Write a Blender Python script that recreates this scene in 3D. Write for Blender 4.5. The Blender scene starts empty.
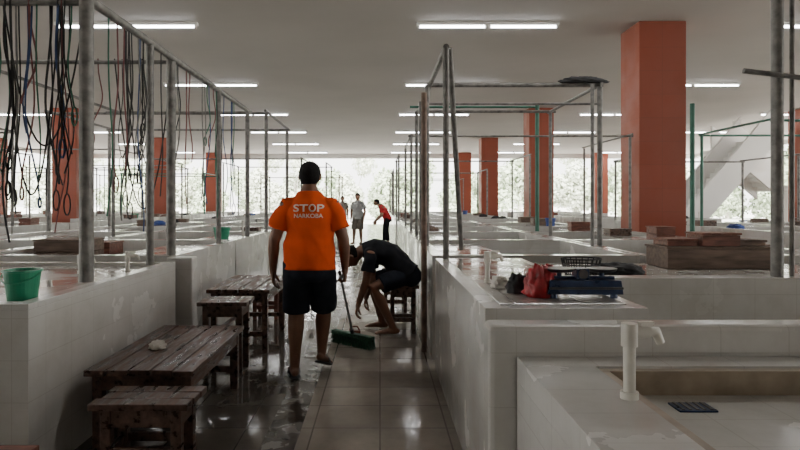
import bpy, math, random
from mathutils import Vector, Matrix, Euler, noise
from mathutils.bvhtree import BVHTree
random.seed(7)
D=bpy.data; scene=bpy.context.scene; COL=scene.collection
V3=Vector
# ---------------------------------------------------------------- materials
def newmat(name):
    m=D.materials.new(name); m.use_nodes=True
    nt=m.node_tree; b=nt.nodes['Principled BSDF']; return m,nt,b
def C(c): return (c[0],c[1],c[2],1)
def mat(name,col,rough=0.6,metal=0.0,var=0.15,nscale=8.0,bump=0.0,stretch=None,rvar=0.0,coat=0,spec=None):
    m,nt,b=newmat(name)
    tc=nt.nodes.new('ShaderNodeTexCoord'); mp=nt.nodes.new('ShaderNodeMapping')
    nt.links.new(tc.outputs['Object'],mp.inputs[0])
    if stretch: mp.inputs['Scale'].default_value=stretch
    n=nt.nodes.new('ShaderNodeTexNoise'); n.inputs['Scale'].default_value=nscale; n.inputs['Detail'].default_value=5
    nt.links.new(mp.outputs[0],n.inputs['Vector'])
    r=nt.nodes.new('ShaderNodeValToRGB'); nt.links.new(n.outputs['Fac'],r.inputs[0])
    r.color_ramp.elements[0].position=.3; r.color_ramp.elements[1].position=.7
    r.color_ramp.elements[0].color=C([max(0,x*(1-var)) for x in col]); r.color_ramp.elements[1].color=C([min(1,x*(1+var)) for x in col])
    nt.links.new(r.outputs[0],b.inputs['Base Color'])
    b.inputs['Roughness'].default_value=rough; b.inputs['Metallic'].default_value=metal
    if spec is not None: b.inputs['Specular IOR Level'].default_value=spec
    if coat: b.inputs['Coat Weight'].default_value=coat; b.inputs['Coat Roughness'].default_value=.15
    if rvar:
        mr=nt.nodes.new('ShaderNodeMapRange'); nt.links.new(n.outputs['Fac'],mr.inputs[0])
        mr.inputs[1].default_value=.35; mr.inputs[2].default_value=.65
        mr.inputs[3].default_value=max(.03,rough-rvar); mr.inputs[4].default_value=rough+rvar
        nt.links.new(mr.outputs[0],b.inputs['Roughness'])
    if bump:
        bp=nt.nodes.new('ShaderNodeBump'); bp.inputs['Strength'].default_value=bump; bp.inputs['Distance'].default_value=.01
        nt.links.new(n.outputs['Fac'],bp.inputs['Height']); nt.links.new(bp.outputs[0],b.inputs['Normal'])
    return m
def tilemat(name,c1,c2,grout,w,h,rough,rv,mortar=.003,dirt=.25,dirtcol=(.2,.18,.15),dscale=1.5,split=None,wob=.12,pud=(.4,.62),pscale=2.3,pst=None,drng=(.42,.72),gb=.3):
    m,nt,b=newmat(name)
    tc=nt.nodes.new('ShaderNodeTexCoord')
    br=nt.nodes.new('ShaderNodeTexBrick'); nt.links.new(tc.outputs['UV'],br.inputs['Vector'])
    br.offset=0; br.squash=1; br.inputs['Scale'].default_value=1
    br.inputs['Brick Width'].default_value=w; br.inputs['Row Height'].default_value=h
    br.inputs['Mortar Size'].default_value=mortar; br.inputs['Mortar Smooth'].default_value=.1
    br.inputs['Color1'].default_value=C(c1); br.inputs['Color2'].default_value=C(c2); br.inputs['Mortar'].default_value=C(grout)
    n=nt.nodes.new('ShaderNodeTexNoise'); n.inputs['Scale'].default_value=dscale; n.inputs['Detail'].default_value=8; n.inputs['Roughness'].default_value=.65
    nt.links.new(tc.outputs['Object'],n.inputs['Vector'])
    mr=nt.nodes.new('ShaderNodeMapRange'); nt.links.new(n.outputs['Fac'],mr.inputs[0])
    mr.inputs[1].default_value=drng[0]; mr.inputs[2].default_value=drng[1]; mr.inputs[3].default_value=0; mr.inputs[4].default_value=dirt
    mx=nt.nodes.new('ShaderNodeMix'); mx.data_type='RGBA'
    nt.links.new(mr.outputs[0],mx.inputs[0]); nt.links.new(br.outputs['Color'],mx.inputs[6]); mx.inputs[7].default_value=C(dirtcol)
    out=mx.outputs[2]
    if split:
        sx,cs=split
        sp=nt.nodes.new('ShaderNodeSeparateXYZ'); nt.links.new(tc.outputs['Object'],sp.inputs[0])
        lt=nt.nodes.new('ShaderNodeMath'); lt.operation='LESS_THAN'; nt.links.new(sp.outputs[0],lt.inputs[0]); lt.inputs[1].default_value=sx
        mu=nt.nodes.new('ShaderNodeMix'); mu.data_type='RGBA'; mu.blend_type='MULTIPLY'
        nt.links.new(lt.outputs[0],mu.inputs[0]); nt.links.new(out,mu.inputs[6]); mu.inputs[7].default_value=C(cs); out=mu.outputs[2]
    nt.links.new(out,b.inputs['Base Color'])
    n2=nt.nodes.new('ShaderNodeTexNoise'); n2.inputs['Scale'].default_value=pscale; n2.inputs['Detail'].default_value=5
    mp=nt.nodes.new('ShaderNodeMapping'); nt.links.new(tc.outputs['Object'],mp.inputs[0])
    if pst: mp.inputs['Scale'].default_value=pst
    nt.links.new(mp.outputs[0],n2.inputs['Vector'])
    m2=nt.nodes.new('ShaderNodeMapRange'); nt.links.new(n2.outputs['Fac'],m2.inputs[0])
    m2.inputs[1].default_value=pud[0]; m2.inputs[2].default_value=pud[1]; m2.inputs[3].default_value=max(.03,rough-rv); m2.inputs[4].default_value=rough+rv
    nt.links.new(m2.outputs[0],b.inputs['Roughness'])
    bp=nt.nodes.new('ShaderNodeBump'); bp.inputs['Strength'].default_value=gb; bp.inputs['Distance'].default_value=.002; bp.invert=True
    nt.links.new(br.outputs['Fac'],bp.inputs['Height'])
    bp2=nt.nodes.new('ShaderNodeBump'); bp2.inputs['Strength'].default_value=wob; bp2.inputs['Distance'].default_value=.01
    nt.links.new(n2.outputs['Fac'],bp2.inputs['Height']); nt.links.new(bp.outputs[0],bp2.inputs['Normal'])
    nt.links.new(bp2.outputs[0],b.inputs['Normal'])
    return m
def emis(name,col,s):
    m,nt,b=newmat(name); b.inputs['Base Color'].default_value=C(col)
    b.inputs['Emission Color'].default_value=C(col); b.inputs['Emission Strength'].default_value=s; return m

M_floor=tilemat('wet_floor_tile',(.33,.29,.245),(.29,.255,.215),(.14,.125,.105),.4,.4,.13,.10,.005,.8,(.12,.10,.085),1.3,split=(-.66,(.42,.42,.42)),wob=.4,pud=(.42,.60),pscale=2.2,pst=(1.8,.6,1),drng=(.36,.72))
M_tile=tilemat('white_ceramic_tile',(.58,.575,.55),(.57,.565,.54),(.49,.48,.45),.25,.2,.2,.1,.002,.65,(.29,.25,.20),1.5,drng=(.42,.82),gb=.12)
M_tiled=tilemat('wet_table_tile',(.42,.405,.375),(.39,.375,.35),(.25,.235,.21),.3,.3,.14,.1,.003,.65,(.16,.135,.11),1.6,wob=.3,pud=(.42,.60),drng=(.35,.8))
M_ceil=mat('ceiling_plaster',(.45,.42,.385),.8,var=.06,nscale=.5)
M_wall=mat('wall_plaster',(.46,.43,.40),.8,var=.06,nscale=1.2)
M_orange=tilemat('terracotta_column_tile',(.26,.052,.022),(.245,.049,.021),(.18,.043,.02),.4,.4,.6,.08,.003,.35,(.16,.045,.025),.8)
M_conc=mat('concrete',(.22,.21,.195),.7,var=.25,nscale=5,bump=.2)
M_white=mat('white_paint',(.72,.71,.68),.6,var=.04,nscale=1)
M_galv=mat('galvanised_pipe',(.18,.173,.162),.58,.25,.5,14,rvar=.12)
M_rust=mat('rusty_pipe',(.15,.10,.075),.6,.2,.5,12,bump=.2)
M_greenp=mat('green_painted_pipe',(.03,.13,.09),.45,.0,.2,9)
M_wood=mat('wet_dark_wood',(.095,.055,.040),.42,0,.75,5,bump=.6,stretch=(6,1,6),rvar=.22)
M_wood2=mat('brown_wood',(.16,.058,.038),.5,0,.5,6,bump=.5,stretch=(1,6,6))
M_wood3=mat('grey_crate_wood',(.13,.085,.062),.6,0,.45,6,bump=.5,stretch=(1,6,6))
M_pvc=mat('white_pvc',(.62,.60,.54),.35,0,.14,8)
M_steel=mat('dark_cast_metal',(.018,.035,.09),.35,.2,.4,20,rvar=.1)
M_pan=mat('steel_pan',(.12,.12,.12),.35,.8,.2,20)
M_redbag=mat('red_plastic_bag',(.36,.018,.025),.35,0,.5,18,bump=.6)
M_dark=mat('dark_cloth',(.025,.025,.027),.8,0,.4,15,bump=.5)
M_greenb=mat('green_bucket_plastic',(.015,.24,.13),.35,0,.1,8)
M_bris=mat('green_bristle',(.02,.08,.045),.7,0,.5,60,bump=.8)
M_alu=mat('broom_handle_metal',(.35,.35,.36),.35,.7,.1,20)
M_skin=mat('brown_skin',(.19,.09,.053),.5,0,.1,10)
M_skin2=mat('tan_skin',(.30,.16,.10),.5,0,.1,10)
M_hair=mat('black_hair',(.006,.005,.005),.7,0,.4,60,bump=.6,stretch=(3,3,.6),spec=.15)
M_shirtO=mat('orange_tshirt_fabric',(.74,.085,.012),.85,0,.08,9,bump=.4,spec=.2)
M_navy=mat('dark_shorts_fabric',(.018,.022,.032),.85,0,.3,12,bump=.4,spec=.2)
M_black=mat('black_fabric',(.012,.013,.017),.85,0,.3,12,bump=.4,spec=.2)
M_grey=mat('grey_shirt_fabric',(.36,.37,.36),.85,0,.1,9)
M_red=mat('red_shirt_fabric',(.50,.02,.025),.85,0,.1,9)
M_khaki=mat('khaki_fabric',(.22,.20,.17),.85,0,.1,9)
M_eye=mat('eye_white',(.75,.73,.7),.2,0,.02)
M_lip=mat('lip',(.22,.07,.06),.5,0,.1)
M_rub=mat('black_rubber',(.015,.015,.015),.6,0,.2)
M_print=mat('white_print',(.80,.66,.56),.8,0,.15,30)
M_tube=emis('fluorescent_tube',(.95,.97,1.0),20)
M_leaf=mat('leaf_green_hazed',(.52,.60,.44),.6,0,.2,3)  # green paled to put the washed-out outdoor haze into the leaf colour
M_leaf2=mat('leaf_pale_hazed',(.68,.72,.60),.6,0,.15,3)  # paler leaf variant, outdoor haze likewise painted into the colour
M_bark=mat('bark',(.55,.52,.47),.9,0,.3,8,bump=.5)
M_ground=mat('outdoor_concrete',(.80,.79,.76),.9,0,.1,.5)
M_beige=mat('beige_stone_trim',(.34,.28,.21),.4,0,.2,12)
M_gut=mat('drain_cover_concrete',(.085,.075,.065),.2,0,.6,5,bump=.5,rvar=.14)
M_blue=mat('blue_plastic',(.03,.07,.28),.5,0,.3,6,bump=.4)
ROPES=[mat('rope_'+n,c,.7,0,.2,20) for n,c in (('green',(.03,.13,.08)),('blue',(.03,.06,.16)),('black',(.02,.02,.02)),('pink',(.18,.06,.06)),('white',(.18,.18,.17)))]
# ---------------------------------------------------------------- mesh builder
class MB:
    def __init__(s): s.V=[];s.F=[];s.M=[];s.S=[]
    def add(s,vs,fs,m=0,sm=False):
        o=len(s.V); s.V+= [tuple(v) for v in vs]
        for f in fs: s.F.append([i+o for i in f]); s.M.append(m); s.S.append(sm)
    def box(s,x0,x1,y0,y1,z0,z1,m=0,rot=None,piv=None):
        vs=[V3((x,y,z)) for z in (z0,z1) for y in (y0,y1) for x in (x0,x1)]
        if rot is not None:
            p=piv if piv is not None else V3(((x0+x1)/2,(y0+y1)/2,(z0+z1)/2)); vs=[rot@(v-p)+p for v in vs]
        s.add(vs,[(0,2,3,1),(4,5,7,6),(0,1,5,4),(2,6,7,3),(0,4,6,2),(1,3,7,5)],m)
    def prism(s,poly,y0,y1,m=0):
        n=len(poly); vs=[(x,y0,z) for x,z in poly]+[(x,y1,z) for x,z in poly]
        fs=[tuple(range(n)),tuple(reversed(range(n,2*n)))]+[(i,i+n,(i+1)%n+n,(i+1)%n) for i in range(n)]
        s.add(vs,fs,m)
    def tube(s,pts,rad,m=0,seg=12,ref=None,smooth=True,round_=False):
        pts=[V3(p) for p in pts]; n=len(pts)
        rad=[r if isinstance(r,(tuple,list)) else (r,r) for r in (rad if isinstance(rad,(list,tuple)) else [rad]*n)]
        if round_:
            t0=(pts[0]-pts[1]).normalized(); t1=(pts[-1]-pts[-2]).normalized()
            a,b=rad[0]; c,d=rad[-1]
            pre=[pts[0]+t0*min(a,b)*k for k in (.95,.7)]; post=[pts[-1]+t1*min(c,d)*k for k in (.7,.95)]
            pts=pre+pts+post; rad=[(a*.3,b*.3),(a*.72,b*.72)]+rad+[(c*.72,d*.72),(c*.3,d*.3)]; n=len(pts)
        vs=[];u=None
        for i in range(n):
            t=(pts[min(i+1,n-1)]-pts[max(i-1,0)]); t=t.normalized() if t.length>1e-9 else V3((0,0,1))
            rf=V3(ref) if ref is not None else (u if u is not None else (V3((1,0,0)) if abs(t.x)<.8 else V3((0,1,0))))
            u=(rf-t*rf.dot(t)).normalized(); v=t.cross(u)
            for k in range(seg):
                a=2*math.pi*k/seg; vs.append(pts[i]+u*math.cos(a)*rad[i][0]+v*math.sin(a)*rad[i][1])
        fs=[]
        for i in range(n-1):
            for k in range(seg):
                k2=(k+1)%seg; fs.append((i*seg+k,i*seg+k2,(i+1)*seg+k2,(i+1)*seg+k))
        s.add(vs,fs,m,smooth)
        s.add(vs[:seg],[tuple(reversed(range(seg)))],m); s.add(vs[-seg:],[tuple(range(seg))],m)
    def ball(s,c,r,m=0,seg=16,rings=10,rot=None,fn=None):
        c=V3(c); r=r if isinstance(r,(tuple,list)) else (r,r,r); vs=[]
        for i in range(rings+1):
            th=math.pi*i/rings
            for k in range(seg):
                a=2*math.pi*k/seg; d=V3((math.sin(th)*math.cos(a),math.sin(th)*math.sin(a),math.cos(th)))
                f=fn(d) if fn else 1
                if isinstance(f,(int,float)): f=(f,f,f)
                p=V3((d.x*r[0]*f[0],d.y*r[1]*f[1],d.z*r[2]*f[2]))
                if rot is not None: p=rot@p
                vs.append(c+p)
        fs=[]
        for i in range(rings):
            for k in range(seg):
                k2=(k+1)%seg
                if i==0: fs.append((0,(i+1)*seg+k,(i+1)*seg+k2))
                elif i==rings-1: fs.append((i*seg+k,(i+1)*seg,i*seg+k2))
                else: fs.append((i*seg+k,(i+1)*seg+k,(i+1)*seg+k2,i*seg+k2))
        s.add(vs,fs,m,True)
    def mesh(s,name,mats):
        me=D.meshes.new(name); me.from_pydata(s.V,[],s.F)
        for mm in mats: me.materials.append(mm)
        uv=me.uv_layers.new(name='UVMap')
        for p in me.polygons:
            p.material_index=s.M[p.index]; p.use_smooth=s.S[p.index]
            n=p.normal; ax=max(range(3),key=lambda i:abs(n[i]))
            for li in p.loop_indices:
                co=me.vertices[me.loops[li].vertex_index].co
                uv.data[li].uv=(co.x,co.y) if ax==2 else ((co.y,co.z) if ax==0 else (co.x,co.z))
        me.update(); return me
    def build(s,name,mats,parent=None,bevel=0,loc=None,rz=0):
        me=s.mesh(name,mats if isinstance(mats,(list,tuple)) else [mats])
        o=D.objects.new(name,me); COL.objects.link(o)
        if parent: o.parent=parent
        if loc: o.location=loc
        o.rotation_euler[2]=rz
        if bevel:
            b=o.modifiers.new('bevel','BEVEL'); b.width=bevel; b.segments=2; b.limit_method='ANGLE'; b.angle_limit=math.radians(55)
        return o
def empty(name,loc=(0,0,0),rz=0):
    e=D.objects.new(name,None); COL.objects.link(e); e.location=loc; e.rotation_euler[2]=rz; e.empty_display_size=.1; return e
def remeshed(mb,voxel,smooth=3,fac=.5):
    me=D.meshes.new('tmp'); me.from_pydata(mb.V,[],mb.F)
    import bmesh
    bm=bmesh.new(); bm.from_mesh(me); bmesh.ops.remove_doubles(bm,verts=bm.verts,dist=1e-6); bmesh.ops.recalc_face_normals(bm,faces=bm.faces); bm.to_mesh(me); bm.free()
    o=D.objects.new('tmp',me); COL.objects.link(o)
    r=o.modifiers.new('r','REMESH'); r.mode='VOXEL'; r.voxel_size=voxel
    if smooth: sm=o.modifiers.new('s','SMOOTH'); sm.iterations=smooth; sm.factor=fac
    dg=bpy.context.evaluated_depsgraph_get(); dg.update()
    out=D.meshes.new_from_object(o.evaluated_get(dg)); D.objects.remove(o); 
    vs=[v.co.copy() for v in out.vertices]; fs=[tuple(p.vertices) for p in out.polygons]; D.meshes.remove(out)
    return vs,fs
# ---------------------------------------------------------------- room shell
HC=4.45; XL,XR,YB,YF=-20,20,-8,38
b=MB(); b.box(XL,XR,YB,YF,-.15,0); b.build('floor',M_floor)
b=MB(); b.box(XL,XR,YB,YF,HC,HC+.3)
b.build('ceiling',M_ceil)
b=MB(); b.box(XL,XR,YB-.2,YB,0,HC); b.build('wall_back',M_wall)
b=MB(); b.box(-160,160,-120,220,-.4,-.16); b.build('ground',M_ground)
b=MB(); b.box(XL-.2,XR+.2,YF+.01,YF+.25,HC-.28,HC+.9); b.build('trim_1',M_white)
b=MB(); b.box(XL-.25,XL-.01,YB,YF,HC-.2,HC+.9); b.build('trim_2',M_white)
b=MB(); b.box(XR+.01,XR+.25,YB,YF,HC-.2,HC+.9); b.build('trim_3',M_white)
for i,(x,y) in enumerate([(4.81,10.6),(5.25,19.9),(5.2,28.8),(5.2,37.2),(-10.27,19.9),(-10.5,28.8),(-10.3,37.2),(14.2,19.9),(13.6,28.8),(13.6,37.2),(-18.5,19.9),(-18.5,28.8),(-18.5,10.9),(-18.5,37.2),(-10.3,11.2),(13.9,11.3),(-10.3,2),(4.85,-6)]):
    b=MB(); w=.40
    b.box(x-w,x+w,y-w,y+w,0,HC-.001)
    b.box(x-w-.02,x+w+.02,y-w-.02,y+w+.02,0,.12,1)
    b.build('tiled_column',[M_orange,M_conc],bevel=.015)
b=MB(); 
y=-2
while y<34:
    b.box(-.66,-.47,y,y+1.195,.001,.008); y+=1.2
b.build('drain_channel_cover',M_gut,bevel=.002)
# ---------------------------------------------------------------- fluorescent lights
def fixture():
    b=MB()
    b.box(-1.22,1.22,-.05,.05,-.05,0,0)
    for x0,x1 in ((-1.2,-.02),(.02,1.2)):
        b.tube([(x0+.03,0,-.075),(x1-.03,0,-.075)],.018,1,10)
        for x in (x0,x1-.03): b.box(x,x+.03,-.02,.02,-.1,-.05,0)
    return b.mesh('fluorescent_light',[M_white,M_tube])
fme=fixture()
for ix in range(-2,3):
    for iy in range(-1,6):
        x=1.85+6.2*ix; y=10.3+5.15*iy
        if ix==-2: x=-12.3
        o=D.objects.new('fluorescent_light',fme); COL.objects.link(o); o.location=(x,y,HC-.002)
        L=D.lights.new('tube_light','AREA'); L.shape='RECTANGLE'; L.size=2.3; L.size_y=.08; L.energy=36; L.color=(1,.98,.95)
        lo=D.objects.new('tube_light',L); COL.objects.link(lo); lo.parent=o; lo.location=(0,0,-.11)
# ---------------------------------------------------------------- counters
b=MB()
b.box(.5,2.4,.9,2.19,0,.70,0)
x0,x1,y0,y1=.74,2.2,1.15,2.06
b.box(.5,2.4,.9,y0,.70,.79,0); b.box(.5,2.4,y1,2.19,.70,.79,0); b.box(.5,x0,y0,y1,.70,.79,0); b.box(x1,2.4,y0,y1,.70,.79,0)
t=.035
b.box(x0,x1,y1-t,y1,.70,.782,1); b.box(x0,x1,y0,y0+t,.70,.782,1); b.box(x0,x0+t,y0+t,y1-t,.70,.782,1); b.box(x1-t,x1,y0+t,y1-t,.70,.782,1)
b.box(.93,1.05,1.86,1.94,.70,.706,2)
for k in range(5): b.box(.94+k*.022,.95+k*.022,1.865,1.935,.706,.709,3)
b.build('washing_basin_table',[M_tile,M_beige,M_steel,M_pan],bevel=.012)
b=MB(); b.box(.40,5.2,2.2,2.33,0,.9,0); b.build('partition_wall',M_tile,bevel=.02)
b=MB()
b.box(.45,1.15,2.57,4.88,0,.9,0); b.box(.53,1.09,2.65,4.8,.9,.905,1)
b.box(1.15,4.1,3.6,3.74,0,.9,0); b.box(1.15,4.1,3.74,4.88,.78,.86,1); b.box(1.6,1.72,3.74,4.88,0,.78,0); b.box(4.0,4.1,3.74,4.88,0,.9,0)
b.build('market_counter',[M_tile,M_tiled],bevel=.01)
b=MB()
b.box(-3.4,-1.67,2.85,4.9,0,.84,0)
b.box(-3.4,-1.67,2.85,2.93,.84,.87,0); b.box(-1.75,-1.67,2.93,4.9,.84,.87,0); b.box(-3.4,-1.75,4.82,4.9,.84,.87,0)
b.box(-3.4,-1.75,2.93,4.82,.84,.845,1)
b.build('market_counter',[M_tile,M_tiled],bevel=.008)
b=MB(); b.box(-1.76,-1.55,4.95,5.1,0,.9,0); b.build('partition_wall',M_tile,bevel=.012)
def stall(flip):
    b=MB(); s=-1 if flip else 1
    def bx(a,c,*r):
        a,c=(a,c) if s>0 else (-c,-a); b.box(a,c,*r)
    bx(0,.1,0,2.1,0,.9,0)
    bx(.1,.72,.12,2.1,.80,.86,1)
    bx(.1,1.72,0,.12,0,.9,0)
    bx(.62,.72,.12,2.1,0,.80,0)
    bx(1.1,1.72,.12,2.1,.60,.66,1); bx(1.72,1.78,0,2.1,0,.9,0)
    return b.mesh('market_stall',[M_tile,M_tiled])
sR,sL=stall(False),stall(True)
def frame(name,xs,ys,H,z0,r,mtl,skip=0):
    b=MB()
    for i,x in enumerate(xs):
        for j,y in enumerate(ys): b.tube([(x,y,z0),(x,y,H)],r,0,10)
    if skip!=1: b.tube([(xs[0]-.05,ys[0],H),(xs[-1]+.05,ys[0],H)],r*.7,0,8)
    if skip!=2: b.tube([(xs[0]-.05,ys[-1],H),(xs[-1]+.05,ys[-1],H)],r*.7,0,8)
    for x in xs: b.tube([(x,ys[0]-.1,H+r),(x,ys[-1]+.1,H+r)],r*.7,0,8)
    return b.build(name,mtl)
def put(me,x,y,z=0):
    o=D.objects.new(me.name.split('.')[0],me); COL.objects.link(o); o.location=(x,y,z); return o
colsites=[(4.81,10.6),(5.25,19.9),(5.2,28.8),(-10.3,19.9),(-10.5,28.8),(14.2,19.9),(13.6,28.8),(-10.3,11.2),(13.9,11.3),(-10.3,2),(-18.5,10.9),(-18.5,19.9),(-18.5,28.8)]
stalls=[]
for (me,x) in ((sR,.45),(sL,4.05),(sR,6.2),(sL,9.8),(sR,11.4),(sL,-1.75),(sR,-5.35),(sL,-7.1),(sR,-14.6),(sL,-11.2)):
    y=5.15; k=0
    while y<33.5:
        if me is sR: lo,hi=x,x+1.8
        else: lo,hi=x-1.8,x
        ok=all(not(lo-.45<cx<hi+.45 and y-.5<cy<y+2.6) for cx,cy in colsites)
        if lo>7.9 and 17.5<y<25: ok=False
        if lo>9.9 and y>17: ok=False
        if ok: put(me,x,y); stalls.append((1 if me is sR else -1,x,y))
        k+=1; y+=2.15
        if k%5==0: y+=1.3
# ---------------------------------------------------------------- pipe frames
def pipes(name,segs,mtl,seg=12):
    b=MB()
    for p0,p1,r in segs: b.tube([p0,p1],r,0,seg)
    return b.build(name,mtl)
T=2.6; X=-1.79
S=[((X,3.66,.87),(X,3.66,T),.042),((X,4.67,.87),(X,4.67,T),.03),((X-.02,5.2,.9),(X-.02,5.2,T),.04),((X,6.65,.9),(X,6.65,T),.03),((X,8.1,.9),(X,8.1,T),.03),
   ((X,1.6,T),(X,8.3,T),.03),((X-.07,2.6,T+.05),(X-.07,7,T+.03),.022),
   ((X,1.7,T),(-3.6,1.7,T),.025)]
for y in (3.66,5.2,8.1): S.append(((X,y,T-.03),(-3.7,y,T-.03),.018))
for y in (5.2,8.1): S.append(((-3.6,y,.86),(-3.6,y,T),.024))
S.append(((-3.6,1.6,T),(-3.6,8.3,T),.018)); S.append(((X,1.7,.0),(X,1.7,T),.03))
pipes('stall_pipe_frame',S,M_galv)
S=[((.53,4.82,.9),(.53,4.82,T),.026),((.53,4.8,T),(.53,8.3,T),.025),((.5,6.36,.9),(.5,6.36,T),.024),((.5,7.4,.9),(.5,7.4,T),.02),((.5,8.2,.9),(.5,8.2,T),.024),
   ((.5,6.36,T),(2.36,6.36,T),.024),((2.33,6.36,.9),(2.33,6.36,T),.028),((2.23,6.3,.9),(2.23,6.3,T),.02),((.5,8.2,T),(2.4,8.2,T),.02),((2.33,8.2,.9),(2.33,8.2,T),.024),
   ((2.33,6.3,T),(2.33,8.3,T),.02),((.5,6.36,2.4),(2.3,6.36,2.4),.014),((.56,4.84,T),(.80,5.9,.9),.024)]
pipes('stall_pipe_frame',S,M_galv)
pipes('rusty_post',[((.40,5.45,.0),(.40,5.45,2.35),.026),((.40,5.45,2.33),(.5,6.36,2.38),.013)],M_rust)
S=[((2.43,3.67,.9),(2.43,3.67,4.44),.035),((2.2,3.63,2.15),(3.2,3.6,2.02),.016),((2.52,3.67,.9),(2.52,3.67,4.44),.014)]
pipes('ceiling_post_with_bar',S,M_galv)
pipes('green_post',[((3.93,7.55,.88),(3.93,7.55,T),.03)],M_greenp)
pipes('green_post',[((2.62,10,.88),(2.62,10,3.0),.035),((.5,10,2.95),(2.62,10,2.95),.02)],M_greenp)
random.seed(3)
for (x0,x1) in ((.5,4.0),(6.3,9.7),(-5.3,-1.82),(-10.6,-7.2),(-14.5,-11.3)):
    y=9.6
    while y<30:
        h=2.3+random.random()*.5; mt=random.choice([M_galv,M_galv,M_galv,M_rust,M_galv,M_greenp])
        if not (x0>6 and y>16): frame('stall_pipe_frame',[x0,x1],[y,y+2.15],h,.86,.02+.012*random.random(),mt,random.choice([0,1,2]))
        y+=random.choice([4.3,6.4])
frame('stall_pipe_frame',[-10.6,-7.2],[5.5,7.6],2.6,.86,.026,M_galv,1)
# ---------------------------------------------------------------- ropes
random.seed(21)
def rope(b,x,y,zt,zb,r,m,loop=False):
    pts=[];n=16;ph=random.random()*6;am=random.uniform(.01,.05)
    for i in range(n+1):
        t=i/n; pts.append((x+am*math.sin(ph+t*7)*t,y+am*.6*math.cos(ph+t*5),zt+(zb-zt)*t))
    if loop:
        cx,cy,cz=pts[-1]; R=random.uniform(.02,.045)
        for k in range(1,12):
            a=2*math.pi*k/11; pts.append((cx+R*.5*math.sin(a),cy+.01*k/11,cz-R*1.6+R*1.6*math.cos(a)))
    b.tube(pts,r,m,6)
def ropeset(lst,mi):
    b=MB()
    for (x,y,zt,zb,r,lp) in lst: rope(b,x,y,zt,zb,r,0,lp)
    b.build('hanging_rope',ROPES[mi])
for mi in range(5):
    l=[]
    for k in range(4 if mi!=2 else 8):
        y=random.choice([3.66,3.66,5.2]); x=-1.88-random.random()*.5*(y/3.66)**.9
        l.append((x,y,T-.0,random.uniform(1.1,2.0),random.uniform(.004,.008),random.random()<.35))
    for k in range(5):
        y=random.uniform(3.9,7.5); l.append((-1.79,y,T,random.uniform(1.1,2.1),.0055,random.random()<.3))
    ropeset(l,mi)
b=MB()
for (cx,cy) in ((-1.93,3.66),(-2.22,3.66),(-2.05,5.2),(-1.79,4.3)):
    for q in range(5): rope(b,cx+random.uniform(-.03,.03),cy+random.uniform(-.01,.01),T,random.uniform(1.25,1.7),.005,0,q%2==0)
b.build('hanging_rope',ROPES[2])
b=MB()
for (xa,xb,ya,sag) in ((-1.79,-2.3,3.66,.9),(-1.95,-2.3,3.66,1.2),(-1.8,-2.3,5.2,1.3)):
    pts=[]
    for i in range(21):
        t=i/20; pts.append((xa+(xb-xa)*t,ya,T-4*sag*t*(1-t)))
    b.tube(pts,.006,0,6)
b.build('hanging_rope',ROPES[2])
# ---------------------------------------------------------------- wood furniture
def bench(name,x0,x1,y0,y1,h,mtl,nplank=4,along='y',leg=.05,low=.12):
    b=MB(); t=.035; g=.008
    if along=='y':
        w=(x1-x0)/nplank
        for i in range(nplank): b.box(x0+i*w+g/2,x0+(i+1)*w-g/2,y0-random.random()*.02,y1+random.random()*.02,h-t,h-random.random()*.006)
    else:
        w=(y1-y0)/nplank
        for i in range(nplank): b.box(x0-random.random()*.02,x1+random.random()*.02,y0+i*w+g/2,y0+(i+1)*w-g/2,h-t,h-random.random()*.006)
    i=.03
    for x in (x0+i,x1-i-leg):
        for y in (y0+i,y1-i-leg): b.box(x,x+leg,y,y+leg,0,h-t)
    b.box(x0+i+.01,x1-i-.01,y0+i+.005,y0+i+.03,h-t-.09,h-t); b.box(x0+i+.01,x1-i-.01,y1-i-.03,y1-i-.005,h-t-.09,h-t)
    b.box(x0+i+.005,x0+i+.03,y0+i+.03,y1-i-.03,h-t-.09,h-t); b.box(x1-i-.03,x1-i-.005,y0+i+.03,y1-i-.03,h-t-.09,h-t)
    b.box(x0+i+.01,x1-i-.01,y0+i+.01,y0+i+.035,low,low+.045); b.box(x0+i+.01,x1-i-.01,y1-i-.035,y1-i-.01,low,low+.045)
    b.box(x0+i+.012,x0+i+.036,y0+i+.035,y1-i-.035,low,low+.04)
    return b.build(name,mtl,bevel=.004)
bench('wooden_bench',-1.60,-1.0,3.24,4.42,.45,M_wood,5,'y',.055)
bench('wooden_stool',-1.38,-.93,2.86,3.16,.39,M_wood,3,'x',.05)
bench('wooden_stool',-1.60,-1.38,2.12,2.42,.38,M_wood2,3,'x',.045)
bench('wooden_table',-1.42,-1.05,4.66,5.0,.58,M_wood,3,'x',.045,.15)
bench('wooden_table',-1.55,-.98,5.35,6.4,.58,M_wood,4,'y',.05,.15)
bench('wooden_stool',-1.5,-1.15,6.9,7.3,.45,M_wood2,3,'x',.045)
bench('wooden_stool',.08,.40,6.16,6.46,.50,M_wood,3,'x',.04)
bench('wooden_bench',.02,.36,7.3,8.1,.48,M_wood,3,'y',.04)
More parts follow.
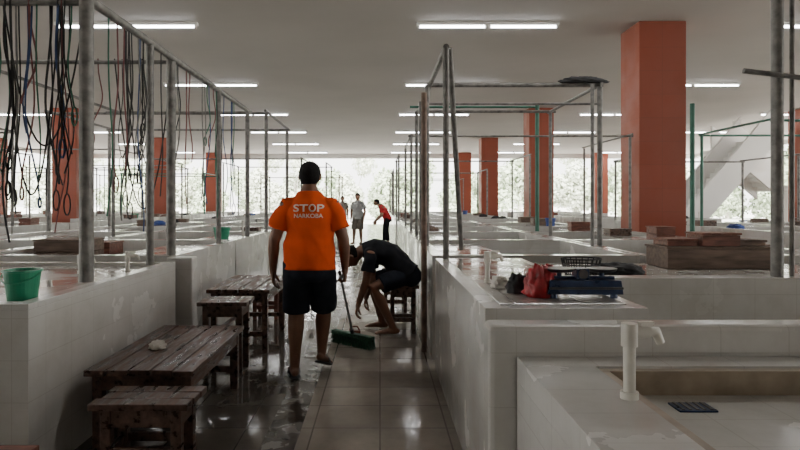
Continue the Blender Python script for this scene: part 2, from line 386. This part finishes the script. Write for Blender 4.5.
def crate(name,x,y,z,w,d,h,mtl,lid=True,rz=0,n=3):
    b=MB(); t=.015; hh=h/n
    for i in range(n):
        z0=i*hh+.003;z1=(i+1)*hh-.003
        b.box(-w/2,w/2,-d/2,-d/2+t,z0,z1); b.box(-w/2,w/2,d/2-t,d/2,z0,z1)
        b.box(-w/2,-w/2+t,-d/2+t,d/2-t,z0,z1); b.box(w/2-t,w/2,-d/2+t,d/2-t,z0,z1)
    for sx in (-1,1):
        for sy in (-1,1): 
            cx=sx*(w/2-t-.018); cy=sy*(d/2-t-.018); b.box(cx-.018,cx+.018,cy-.018,cy+.018,0,h)
    b.box(-w/2+t,w/2-t,-d/2+t,d/2-t,0,.012)
    if lid:
        m=4
        for i in range(m): b.box(-w/2-.01+i*(w+.02)/m,-w/2-.014+(i+1)*(w+.02)/m,-d/2-.01,d/2+.01,h,h+.015)
    return b.build(name,mtl,bevel=.002,loc=(x,y,z),rz=rz)
crate('wooden_crate',2.53,4.62,.86,.80,.36,.15,M_wood3,n=1)
crate('wooden_box',2.54,4.58,1.027,.28,.24,.085,M_wood2,n=1)
crate('wooden_box',2.26,4.60,1.027,.22,.24,.04,M_wood2,n=1)
crate('wooden_box',2.80,4.62,1.027,.20,.22,.03,M_wood3,n=1)
crate('wooden_crate',-3.1,6.0,.66,.5,.4,.32,M_wood3,n=3)
crate('wooden_crate',-3.12,6.65,.66,.4,.35,.25,M_wood2,n=2)
random.seed(11)
def lump(name,x,y,z,sx,sy,sz,mtl,seed=0,fr=3.2):
    b=MB(); 
    def fn(d):
        q=1+.35*noise.noise(V3((d.x*fr+seed,d.y*fr,d.z*fr)))+.12*noise.noise(d*9+V3((seed,0,0)))
        return (q,q,q if d.z>-.35 else min(q,.36/abs(d.z)))
    b.ball((0,0,0),(sx,sy,sz),0,36,22,fn=fn)
    zmin=min(v[2] for v in b.V); return b.build(name,mtl,loc=(x,y,z-zmin))
def bucket(name,x,y,z,r,h,mtl):
    b=MB()
    prof=[(.0,.0),(.78*r,0),(r*.98,h*.93),(r*1.07,h*.94),(r*1.07,h),(r*.95,h),(.73*r,.02),(0,.02)]
    seg=28; vs=[];fs=[]
    for pr,pz in prof:
        for k in range(seg): a=2*math.pi*k/seg; vs.append((pr*math.cos(a),pr*math.sin(a),pz))
    for i in range(len(prof)-1):
        for k in range(seg): k2=(k+1)%seg; fs.append((i*seg+k,i*seg+k2,(i+1)*seg+k2,(i+1)*seg+k))
    b.add(vs,fs,0,False)
    pts=[(r*1.05*math.cos(math.pi*i/14),-r*1.08*math.sin(math.pi*i/14),h*.9-.3*h*math.sin(math.pi*i/14)) for i in range(15)]
    b.tube(pts,.003,0,6)
    return b.build(name,mtl,loc=(x,y,z))
bucket('green_bucket',-1.86,3.12,.845,.09,.16,M_greenb)
def tap(name,x,y,z,h,rz=0,r=.017):
    b=MB()
    b.tube([(0,0,0),(0,0,h)],r,0,14); b.tube([(0,0,h-.05),(0,0,h+.015)],r*1.35,0,14); b.tube([(-.0,0,h-.012),(.06,0,h-.012)],r*1.1,0,12)
    b.tube([(.055,0,h-.012),(.085,0,h-.012),(.1,0,h-.045)],[r*.9,r*.9,r*.7],0,12); b.box(.03,.075,-.008,.008,h+.005,h+.018,0); b.tube([(0,0,0),(0,0,.02)],r*1.5,0,14)
    return b.build(name,M_pvc,loc=(x,y,z),rz=rz)
tap('pvc_water_tap',.715,1.72,.79,.2,0.2)
tap('pvc_water_tap',.60,3.35,.905,.16,0.4,.014)
tap('pvc_water_tap',-1.83,4.35,.845,.14,-.3,.014)
tap('pvc_water_tap',-2.15,4.3,.845,.12,.3,.012)
lump('white_plastic_bag',.63,3.15,.905,.045,.04,.045,M_pvc,4)
lump('white_plastic_bag',-1.38,3.72,.45,.05,.05,.035,M_pvc,5)
lump('red_plastic_bag',.76,2.85,.905,.07,.06,.105,M_redbag,1)
lump('red_plastic_bag',.84,3.0,.905,.05,.05,.10,M_redbag,2)
lump('dark_cloth',.68,2.98,.905,.05,.05,.07,M_dark,3)
# weighing scale
b=MB()
b.prism([(-.175,.02),(.175,.02),(.165,.085),(-.165,.085)],-.08,.08,0)
for x in (-.14,.14):
    for y in (-.05,.05): b.tube([(x,y,0),(x,y,.035)],[.018,.014],0,12)
    b.tube([(x*.72,0,.07),(x*.72,0,.115)],.012,0,10)
    b.tube([(x*.72,0,.115),(x*.72,0,.122),(x*.72,0,.135)],[.03,.065,.072],1,24)
b.box(-.03,.03,-.04,.04,.08,.135,0); b.tube([(0,-.04,.11),(0,-.048,.11)],.022,1,20); b.box(-.16,.16,-.012,.012,.085,.098,0)
b.tube([(-.17,-.085,.05),(.17,-.085,.05)],.006,1,8)
b.build('weighing_scale',[M_steel,M_pan],bevel=.003,loc=(.955,2.86,.905))
b=MB()
for i in range(20):
    a=2*math.pi*i/20; a2=2*math.pi*(i+1)/20
    c,s,c2,s2=math.cos(a),math.sin(a),math.cos(a2),math.sin(a2)
    b.tube([(.10*c,.08*s,0),(.13*c,.10*s,.12)],.004,0,5)
    for q,z in ((.10,.004),(.11,.04),(.12,.08),(.13,.12)): b.tube([(q*c,q*.8*s,z),(q*c2,q*.8*s2,z)],.005,0,5)
b.box(-.09,.09,-.06,.06,0,.006)
b.build('plastic_basket',M_dark,loc=(1.34,4.0,.86))
lump('dark_cloth',1.64,4.15,.86,.17,.11,.055,M_dark,7)
lump('tarp_bundle',2.15,6.36,2.62,.24,.07,.05,M_dark,8)
# clutter on stall tables
random.seed(5)
for k,(sd,x0,y0) in enumerate(stalls):
    if y0>24: continue
    for dy in (.6,1.3,1.8):
        if random.random()<(.42 if y0<16 else .36):
            x=x0+sd*random.uniform(.3,.52); y=y0+dy+random.uniform(-.05,.05)
            if y0<6 and x0==-1.75 and dy>1.0: continue
            if y0<6.0 and sd>0 and x0<1: continue
            r=random.random()
            if r<.5: crate('wooden_crate',x,y,.86,random.uniform(.22,.36),random.uniform(.22,.34),random.uniform(.06,.17),random.choice([M_wood2,M_wood3,M_wood]),n=2)
            elif r<.8: lump('cloth_bundle',x,y,.86,.14,.12,.07,random.choice([M_dark,M_wood3,M_dark,M_blue]),k)
            elif r<.90: bucket('plastic_bucket',x,y,.86,.11,.17,random.choice([M_greenb,M_blue,M_dark]))
            else: tap('pvc_water_tap',x,y,.86,.22,0,.015)
# ---------------------------------------------------------------- stairs right side
def stairs(name,xa,za,xb,zb,y0,y1,up=.7,t=.35):
    b=MB(); n=max(3,int(abs(zb-za)/.18))
    for ya,yb in ((y0,y0+.12),(y1-.12,y1)):
        b.prism([(xa,max(.0,za-t)),(xb,zb-t),(xb,zb+up),(xa,za+up)],ya,yb,0)
    for i in range(n):
        x_=xa+(xb-xa)*i/n; z_=za+(zb-za)*i/n; dx=(xb-xa)/n; dz=(zb-za)/n
        b.box(min(x_,x_+dx),max(x_,x_+dx),y0+.12,y1-.12,max(0,z_+dz-.22),z_+dz,0)
    return b.build(name,M_white)
stairs('staircase',10.0,.2,12.8,3.5,19.6,21.4,.9,.35)
stairs('staircase',14.9,2.0,13.1,3.5,22.2,23.8,.9,.5)
b=MB(); b.box(12.8,14.2,21.6,24,3.2,3.4,0); b.box(14.95,16.4,22.0,24,1.8,2.0,0)
for x,y in ((12.95,23.85),(16.2,22.2),(16.2,23.8)): b.box(x-.1,x+.1,y-.1,y+.1,0,1.8 if x>14 else 3.2,0)
b.build('stair_landing',M_white)
stairs('staircase',-18.6,.32,-15.6,3.5,22.5,24.2)
# stored goods under the right staircase
for i,(x,y,w,h,mt) in enumerate(((11.6,17.6,.9,.6,M_wood3),(12.7,17.8,.7,.9,M_wood2),(13.9,17.4,.9,.5,M_wood),(11.7,18.6,.8,.8,M_blue))):
    crate('wooden_crate' if i<3 else 'plastic_crate',x,y,0,w,.6,h,mt,n=4)
bucket('plastic_bucket',13.3,17.2,0,.2,.36,M_blue); bucket('plastic_bucket',12.2,17.0,0,.2,.36,M_greenb)
# ---------------------------------------------------------------- people
def sstep(a,b_,x): t=max(0,min(1,(x-a)/(b_-a))); return t*t*(3-2*t)
def hand(mb,W,d,n,side,curl,sc=1.0):
    W=V3(W); d=V3(d).normalized(); n=V3(n); n=(n-d*n.dot(d)).normalized()
    th=d.cross(n)*(1 if side>0 else -1)
    h=MB()
    h.tube([W-d*.02,W+d*.03*sc,W+d*.065*sc,W+d*.095*sc],[(.026*sc,.020*sc),(.036*sc,.018*sc),(.043*sc,.016*sc),(.041*sc,.013*sc)],0,14,ref=th,round_=True)
    for off,L,r in ((.031,.072,.0095),(.010,.080,.0098),(-.011,.074,.0095),(-.031,.058,.0085)):
        p=W+d*.088*sc+th*off*sc; pts=[p-d*.015]; a=0
        pts.append(p)
        for f in (.45,.31,.24):
            a+=curl; dr=d*math.cos(a)+n*math.sin(a)+th*off*.6; p=p+dr.normalized()*L*f*sc; pts.append(p)
        h.tube(pts,[r*sc*k for k in (1,1.02,.98,.9,.78)],0,10,ref=th,round_=True)
    p=W+d*.03*sc+th*.026*sc; pts=[p]
    for k,(f,aa) in enumerate(((.04,.75),(.032,.5),(.026,.25))):
        dr=d*math.cos(aa)+th*math.sin(aa)*(1-.5*min(1,curl))+n*(.25+.6*curl*(k+1)*.5); p=p+dr.normalized()*f*sc; pts.append(p)
    h.tube(pts,[.013*sc,.0125*sc,.011*sc,.009*sc],0,10,round_=True)
    vs,fs=remeshed(h,.0038,2); mb.add(vs,fs,0,True)
HR=(.080,.097,.110)
def head_fn(d):
    x=y=z=1.0
    if d.z<0: x=1-.28*(-d.z)**1.6
    if d.z<0 and d.y<0: y=1-.12*(-d.z)
    if d.z>0: x=1+.10*d.z; y=(1.03 if d.y<0 else 1)+.06*d.z; z=1-.03*d.z
    return (x,y,z)
def person(name,loc,rz,sp,hc,hrot,arms,legs,mats,shirt_hem=.10,short_t=1.0,bulk=1.0,voxel=.008,sandals=True,sleeve=.68):
    root=empty(name,loc,rz); X1=V3((1,0,0)); skin,shirtm,shortm=mats
    P,Mi,Ch,N=[V3(p) for p in sp]; hc=V3(hc); R=Euler(hrot,'XYZ').to_matrix()
    B=MB(); k=bulk
    dn=(P-Mi).normalized()
    st=[(P+dn*.07,.14,.10),(P,.165,.115),(P.lerp(Mi,.5),.158,.112),(Mi,.150,.108),(Mi.lerp(Ch,.5),.160,.113),(Ch,.160,.104),(Ch+(N-Ch)*.4,.115,.08),(Ch+(N-Ch)*.75,.078,.066),(N,.060,.060)]
    B.tube([s[0] for s in st],[(s[1]*k,s[2]*k) for s in st],0,28,ref=X1,round_=True)
    nb=hc+R@V3((0,.002,-.06))
    B.tube([N-(N-Ch)*.3,N,nb],[(.066*k,.06*k),(.055*k,.054*k),(.052,.05)],0,16,ref=X1)
    B.ball(hc,HR,0,28,20,R,head_fn)
    B.ball(hc+R@V3((0,.055,-.062)),(.045,.04,.042),0,16,10,R)
    B.tube([hc+R@V3((0,.088,.018)),hc+R@V3((0,.104,-.01)),hc+R@V3((0,.112,-.028))],[.009,.012,.017],0,10,round_=True)
    for sx in (-1,1): B.ball(hc+R@V3((sx*.083,.0,-.010)),(.012,.018,.029),0,10,8,R)
    for (S,E,W,hd,pn,cu) in arms:
        S,E,W=V3(S),V3(E),V3(W)
        B.tube([S+(Ch-S)*.5,S,S.lerp(E,.45),E,E.lerp(W,.3),W,W+V3(hd).normalized()*.03],[.06*k,.056*k,.049*k,.041*k,.042*k,.028,.026],0,16,round_=True)
    for (H,K,A,toe,pitch) in legs:
        H,K,A=V3(H),V3(K),V3(A); toe=V3(toe).normalized()
        B.tube([H+(P-H)*.3,H,H.lerp(K,.5),K,K.lerp(A,.3)-toe*.012,K.lerp(A,.65)-toe*.004,A],[.09*k,.092*k,.078*k,.056*k,.058*k,.044*k,.036],0,18,round_=True)
        Rf=Matrix.Rotation(pitch,3,toe.cross(V3((0,0,1))))
        up=Rf@V3((0,0,1)); f=Rf@toe; s=f.cross(up)
        h0=A-up*.05
        B.tube([A,A-up*.03-f*.01],[.036,.034],0,12,round_=True)
        B.tube([h0-f*.045+up*.006,h0+up*.006,h0+f*.06+up*.004,h0+f*.12-up*.004,h0+f*.15-up*.008],[(.030,.03),(.034,.034),(.040,.028),(.046,.02),(.044,.016)],0,16,ref=s,round_=True)
        for q in range(5):
            o=(q-2)*.019; B.ball(h0+f*(.178-.006*abs(q-1.5))+s*o-up*.012,(.012,.016,.011),0,8,6)
    vs,fs=remeshed(B,voxel,3); body=MB(); body.add(vs,fs,0,True)
    for i,(S,E,W,hd,pn,cu) in enumerate(arms): hand(body,V3(W)+V3(hd).normalized()*.005,hd,pn,1 if S[0]>0 else -1,cu)
    body.build('body',[skin],root)
    s_=MB()
    hem=P+dn*shirt_hem
    stt=[(hem,.182,.140),(P,.178,.134),(P.lerp(Mi,.5),.173,.13),(Mi,.165,.126),(Mi.lerp(Ch,.5),.172,.128),(Ch,.172,.115),(Ch+(N-Ch)*.4,.125,.092),(Ch+(N-Ch)*.72,.088,.08),(Ch+(N-Ch)*.86,.074,.074)]
    s_.tube([q[0] for q in stt],[(q[1]*k+.008,q[2]*k+.006) for q in stt],0,32,ref=X1)
    for (S,E,W,hd,pn,cu) in arms:
        S,E,W=V3(S),V3(E),V3(W)
        e=S.lerp(E,sleeve)
        inn=S+(Ch-S)*.5; inn=inn+(N-Ch)*.12
        s_.tube([inn,S+(Ch-S)*.12,S.lerp(e,.35),S.lerp(e,.7),e],[.060*k,.070*k,.070*k,.072*k,.075*k],0,20)
    vs,fs=remeshed(s_,voxel,5,.5)
    def folds(v):
        w=noise.noise(V3((v.x*5,v.y*5,v.z*11)))*.012+noise.noise(V3((v.x*14+v.z*8,v.y*9,v.z*6)))*.008
        return v+V3((w,w*1.2,0))
    vs=[folds(v) for v in vs]
    sh=MB(); sh.add(vs,fs,0,True); so=sh.build('shirt',[shirtm],root)
    t_=MB(); t_.tube([P-dn*.05,P,P+dn*.09,P+dn*.16,P+dn*.19],[(.165*k,.122*k),(.176*k,.133*k),(.172*k,.134*k),(.15*k,.122*k),(.11*k,.10*k)],0,28,ref=X1)
    for (H,K,A,toe,pitch) in legs:
        H,K,A=V3(H),V3(K),V3(A)
        if short_t<=1.1: 
            e=H.lerp(K,short_t); t_.tube([H+(P-H)*.2,H,H.lerp(e,.5),e],[.095*k,.104*k,.100*k,.096*k],0,22)
        else:
            e=K.lerp(A,short_t-1); t_.tube([H+(P-H)*.2,H,H.lerp(K,.5),K,e],[.095*k,.102*k,.09*k,.074*k,.062*k],0,22)
    vs,fs=remeshed(t_,voxel,4,.5)
    vs=[v+V3((.008*noise.noise(v*9),.008*noise.noise(v*9+V3((5,0,0))),0)) for v in vs]
    q=MB(); q.add(vs,fs,0,True); q.build('shorts' if short_t<=1.1 else 'trousers',[shortm],root)
    hb=MB()
    def hf(d):
        line=d.z-(-.72+sstep(-.35,.75,d.y)*1.24)
        s=sstep(-.22,.22,line); q=.95+.115*s+.03*s*noise.noise(d*7)
        a=head_fn(d); return (q*a[0],q*a[1],q*a[2])
    hb.ball(hc,HR,0,48,36,R,hf)
    for sx in (-1,1): hb.tube([hc+R@V3((sx*.015,.094,.03)),hc+R@V3((sx*.035,.091,.035)),hc+R@V3((sx*.052,.079,.03))],[.003,.0045,.003],0,6)
    hb.build('hair',[M_hair],root)
    fb=MB()
    for sx in (-1,1):
        fb.ball(hc+R@V3((sx*.031,.083,.012)),(.014,.010,.008),0,12,8,R); fb.ball(hc+R@V3((sx*.031,.0915,.012)),(.006,.003,.006),1,10,6,R)
    fb.tube([hc+R@V3((-.024,.094,-.054)),hc+R@V3((0,.101,-.052)),hc+R@V3((.024,.094,-.054))],[.004,.007,.004],2,8)
    fb.build('face_features',[M_eye,M_hair,M_lip],root)
    if sandals:
        sb=MB()
        for (H,K,A,toe,pitch) in legs:
            A=V3(A); toe=V3(toe).normalized(); Rf=Matrix.Rotation(pitch,3,toe.cross(V3((0,0,1)))); up=Rf@V3((0,0,1)); f=Rf@toe; s=f.cross(up)
            h0=A-up*.083
            sb.tube([h0-f*.085,h0-f*.05,h0+f*.04,h0+f*.13,h0+f*.19,h0+f*.2],[(.02,.008),(.038,.010),(.038,.010),(.05,.010),(.038,.010),(.02,.008)],0,18,ref=s)
            pts=[h0+f*.085+s*.05*math.cos(a)+up*(.062*math.sin(a)) for a in [math.pi*i/10 for i in range(11)]]
            sb.tube(pts,[(.02,.004)]*11,0,8,ref=f)
        sb.build('sandals',[M_rub],root)
    return root,so
mx,my=-.55,4.68
lH=(-.095,0,.88); rH=(.095,0,.88)
arms=[((-.185,-.005,1.325),(-.270,-.03,1.06),(-.290,.03,.83),(0.02,.12,-1),(1,.1,0),.35),
      ((.185,.005,1.325),(.268,.0,1.06),(.272,.09,.83),(0,-.15,-1),(-1,0,0),1.15)]
legs=[(lH,(-.11,.05,.49),(-.105,-.07,.102),(-.22,1,0),0.0),
      (rH,(.10,.15,.50),(.085,.12,.16),(.25,1,0),-.32)]
man,shirt=person('man',(mx,my,0),0,[(0,0,.93),(0,.01,1.08),(0,.0,1.31),(0,.01,1.46)],(.0,.03,1.565),(-.15,0,-.12),arms,legs,(M_skin,M_shirtO,M_navy),shirt_hem=.10,short_t=.98,bulk=1.1,voxel=.007)
dg=bpy.context.evaluated_depsgraph_get(); dg.update()
bv=BVHTree.FromPolygons([v.co.copy() for v in shirt.data.vertices],[tuple(p.vertices) for p in shirt.data.polygons])
def shirt_text(txt,size,cx,cz,name,w=None):
    cu=D.curves.new('t','FONT'); cu.body=txt; cu.size=size; cu.align_x='CENTER'; cu.offset=size*.015
    o=D.objects.new('t',cu); COL.objects.link(o); dg=bpy.context.evaluated_depsgraph_get(); dg.update()
    me=D.meshes.new_from_object(o.evaluated_get(dg)); D.objects.remove(o)
    import bmesh
    bm=bmesh.new(); bm.from_mesh(me); bmesh.ops.triangulate(bm,faces=bm.faces)
    bmesh.ops.subdivide_edges(bm,edges=bm.edges,cuts=2,use_grid_fill=True)
    xs=[v.co.x for v in bm.verts]; sc=(w/(max(xs)-min(xs))) if w else 1
    for v in bm.verts:
        x=v.co.x*sc+cx; z=v.co.y+cz
        h=bv.ray_cast(V3((x,-1,z)),V3((0,1,0)))
        v.co=V3((x,(h[0].y if h[0] else -.14)-.004,z))
    bm.to_mesh(me); bm.free(); me.materials.append(M_print)
    p=D.objects.new(name,me); COL.objects.link(p); p.parent=man
shirt_text('ST  P',.078,0.005,1.285,'print_line_1',.235)
shirt_text('NARKOBA',.044,0.005,1.238,'print_line_2',.22)
b=MB(); pts=[]
for i in range(25):
    a=2*math.pi*i/24; x=.036+.022*math.cos(a); z=1.312+.024*math.sin(a); h=bv.ray_cast(V3((x,-1,z)),V3((0,1,0))); pts.append((x,(h[0].y if h[0] else -.14)-.003,z))
b.tube(pts,.006,0,6); b.build('print_letter_o',[M_print],man)
hp=V3((mx+.272,my+.09,.83))+V3((0,-.15,-1)).normalized()*.085+V3((-.03,0,0))
hb_=V3((-.26,5.68,.115))
dr=(hb_-hp).normalized()
e=empty('push_broom')
b=MB(); b.tube([hp-dr*.10,hb_],.0115,0,12); b.tube([hp-dr*.12,hp-dr*.09],.014,1,12); b.tube([hb_-dr*.10,hb_+dr*.02],.017,1,12); b.build('handle',[M_alu,M_rub],e)
ang=math.atan2(5.50-5.86,-.06+.46); Rz=Matrix.Rotation(ang,3,'Z')
b=MB(); c=V3((-.26,5.68,0))
b.box(-.26,.26,-.035,.035,.085,.12,0); b.V=[tuple(Rz@V3(v)+c) for v in b.V]; b.build('brush_block',[M_bris],e,bevel=.008)
b=MB(); random.seed(2)
for i in range(44):
    for j in range(6):
        x=-.25+.5*i/43; y=-.028+.056*j/5; sx=x*1.05+random.uniform(-.006,.006); sy=y*1.5+random.uniform(-.006,.006)
        p0=Rz@V3((x,y,.088))+c; p1=Rz@V3((sx,sy,.002))+c; b.tube([p0,p1],[.0045,.003],0,5,smooth=False)
b.build('bristles',[M_bris],e)
# --- seated bending man
arms=[((-.165,.32,.83),(-.20,.36,.56),(-.17,.44,.32),(0,.25,-1),(0,-1,0),.5),
      ((.165,.32,.83),(.21,.30,.56),(.10,.36,.36),(-.1,.25,-1),(0,-1,0),.5)]
legs=[((-.09,-.02,.60),(-.20,.29,.49),(-.15,.09,.084),(-.1,1,0),0),
      ((.09,-.02,.60),(.22,.32,.50),(.17,.20,.084),(.15,1,0),0)]
man2,_=person('man',(.22,6.30,0),math.radians(90),[(0,-.03,.64),(0,.11,.80),(0,.30,.86),(0,.42,.85)],(0,.53,.80),(-1.2,0,0),arms,legs,(M_skin,M_black,M_navy),shirt_hem=.06,short_t=.75,bulk=1.0,voxel=.009,sandals=False)
b=MB(); b.box(-.06,.06,-.03,.03,.03,.055,0); b.tube([(-.05,0,.055),(-.03,0,.09),(.03,0,.09),(.05,0,.055)],.009,0,8)
for i in range(14):
    for j in range(6): b.tube([(-.055+i*.0085,-.026+j*.0104,.032),(-.055+i*.0085,-.026+j*.0104,0)],.003,1,5)
b.build('scrub_brush',[M_wood2,M_bris],loc=(-.26,6.12,0))
def standing(loc,rz,mats,sc=1,st=1.9,lean=0,**k):
    l=lean
    arms=[((-.175,l*.8,1.335-l*.35),(-.24,-.02+l,1.07-l*.35),(-.22,.06+l*1.6,.84-l*.1),(0,.12+l,-1),(1,0,0),.4),((.175,l*.8,1.335-l*.35),(.24,-.02+l,1.07-l*.35),(.22,.06+l*1.6,.84-l*.1),(0,.12+l,-1),(-1,0,0),.4)]
    legs=[((-.09,0,.88),(-.10,.02,.49),(-.10,-.03,.10),(-.15,1,0),0),((.09,0,.88),(.11,.06,.49),(.12,.08,.10),(.15,1,0),0)]
    r,_=person('man',loc,rz,[(0,0,.93),(0,.01+l*.3,1.10-l*.05),(0,l*.8,1.32-l*.35),(0,.01+l*1.2,1.455-l*.5)],(0,.03+l*1.6,1.57-l*.6),(-.1-l,0,0),arms,legs,mats,short_t=st,voxel=.012,**k)
    r.scale=(sc,)*3; return r
standing((-.72,19.6,0),math.radians(160),(M_skin2,M_grey,M_khaki),1.0,1.0)
standing((-1.6,25.5,0),math.radians(200),(M_skin2,M_khaki,M_black),.98)
standing((.22,19.5,0),math.radians(95),(M_skin2,M_red,M_black),.95,lean=.2)
# ---------------------------------------------------------------- trees outside
def treemesh(seed,mt):
    random.seed(seed); b=MB(); H=random.uniform(4.5,6)
    b.tube([(0,0,0),(.1,0,H*.3),(0,.1,H*.6)],[.18,.13,.07],1,8)
    bl=[]
    for i in range(9):
        a=random.random()*6.28; rr=random.uniform(.3,1.5); bl.append((V3((rr*math.cos(a),rr*math.sin(a),random.uniform(H*.2,H*.92))),random.uniform(.8,1.3)))
        b.tube([(0,0,H*.3),tuple(bl[-1][0])],[.07,.02],1,5)
    for c,r in bl:
        for i in range(420):
            d=V3((random.gauss(0,1),random.gauss(0,1),random.gauss(0,1))).normalized(); p=c+d*r*random.uniform(.55,1.05)
            u=V3((random.gauss(0,1),random.gauss(0,1),random.gauss(0,1))).normalized(); v=u.cross(d); 
            if v.length<.1: continue
            v.normalize(); s=random.uniform(.12,.24)
            b.add([p-u*s,p+v*s*.6,p+u*s,p-v*s*.6],[(0,1,2,3)],0)
    return b.mesh('tree',[mt,M_bark])
tm=[treemesh(1,M_leaf),treemesh(2,M_leaf2),treemesh(3,M_leaf)]
random.seed(4)
def tree(x,y):
    o=D.objects.new('tree',random.choice(tm)); COL.objects.link(o); o.location=(x,y,-.16); o.rotation_euler[2]=random.random()*6; o.scale=(random.uniform(.9,1.25),)*3
for i in range(26): tree(-34+i*2.9+random.uniform(-.8,.8),55+random.uniform(-2,5))
for i in range(9): tree(35+random.uniform(-2,2),14+i*4.2)
for i in range(4): tree(-37+random.uniform(-2,2),22+i*8)
# ---------------------------------------------------------------- light
w=D.worlds.new('overcast_sky'); scene.world=w; w.use_nodes=True
bg=w.node_tree.nodes['Background']; bg.inputs[0].default_value=(1,.985,.955,1); bg.inputs[1].default_value=6.0
s=D.lights.new('sun','SUN'); s.energy=24.0; s.angle=.3; s.color=(1,.97,.9); so=D.objects.new('sun',s); COL.objects.link(so); so.rotation_euler=(math.radians(38),math.radians(6),0)
# ---------------------------------------------------------------- camera
cam=D.cameras.new('camera'); co=D.objects.new('camera',cam); COL.objects.link(co)
co.location=(0,0,1.35); co.rotation_euler=(math.radians(90),0,0)
cam.sensor_width=36; cam.lens=27; cam.shift_x=.025; cam.shift_y=-.0275; cam.clip_start=.05; cam.clip_end=500
scene.camera=co
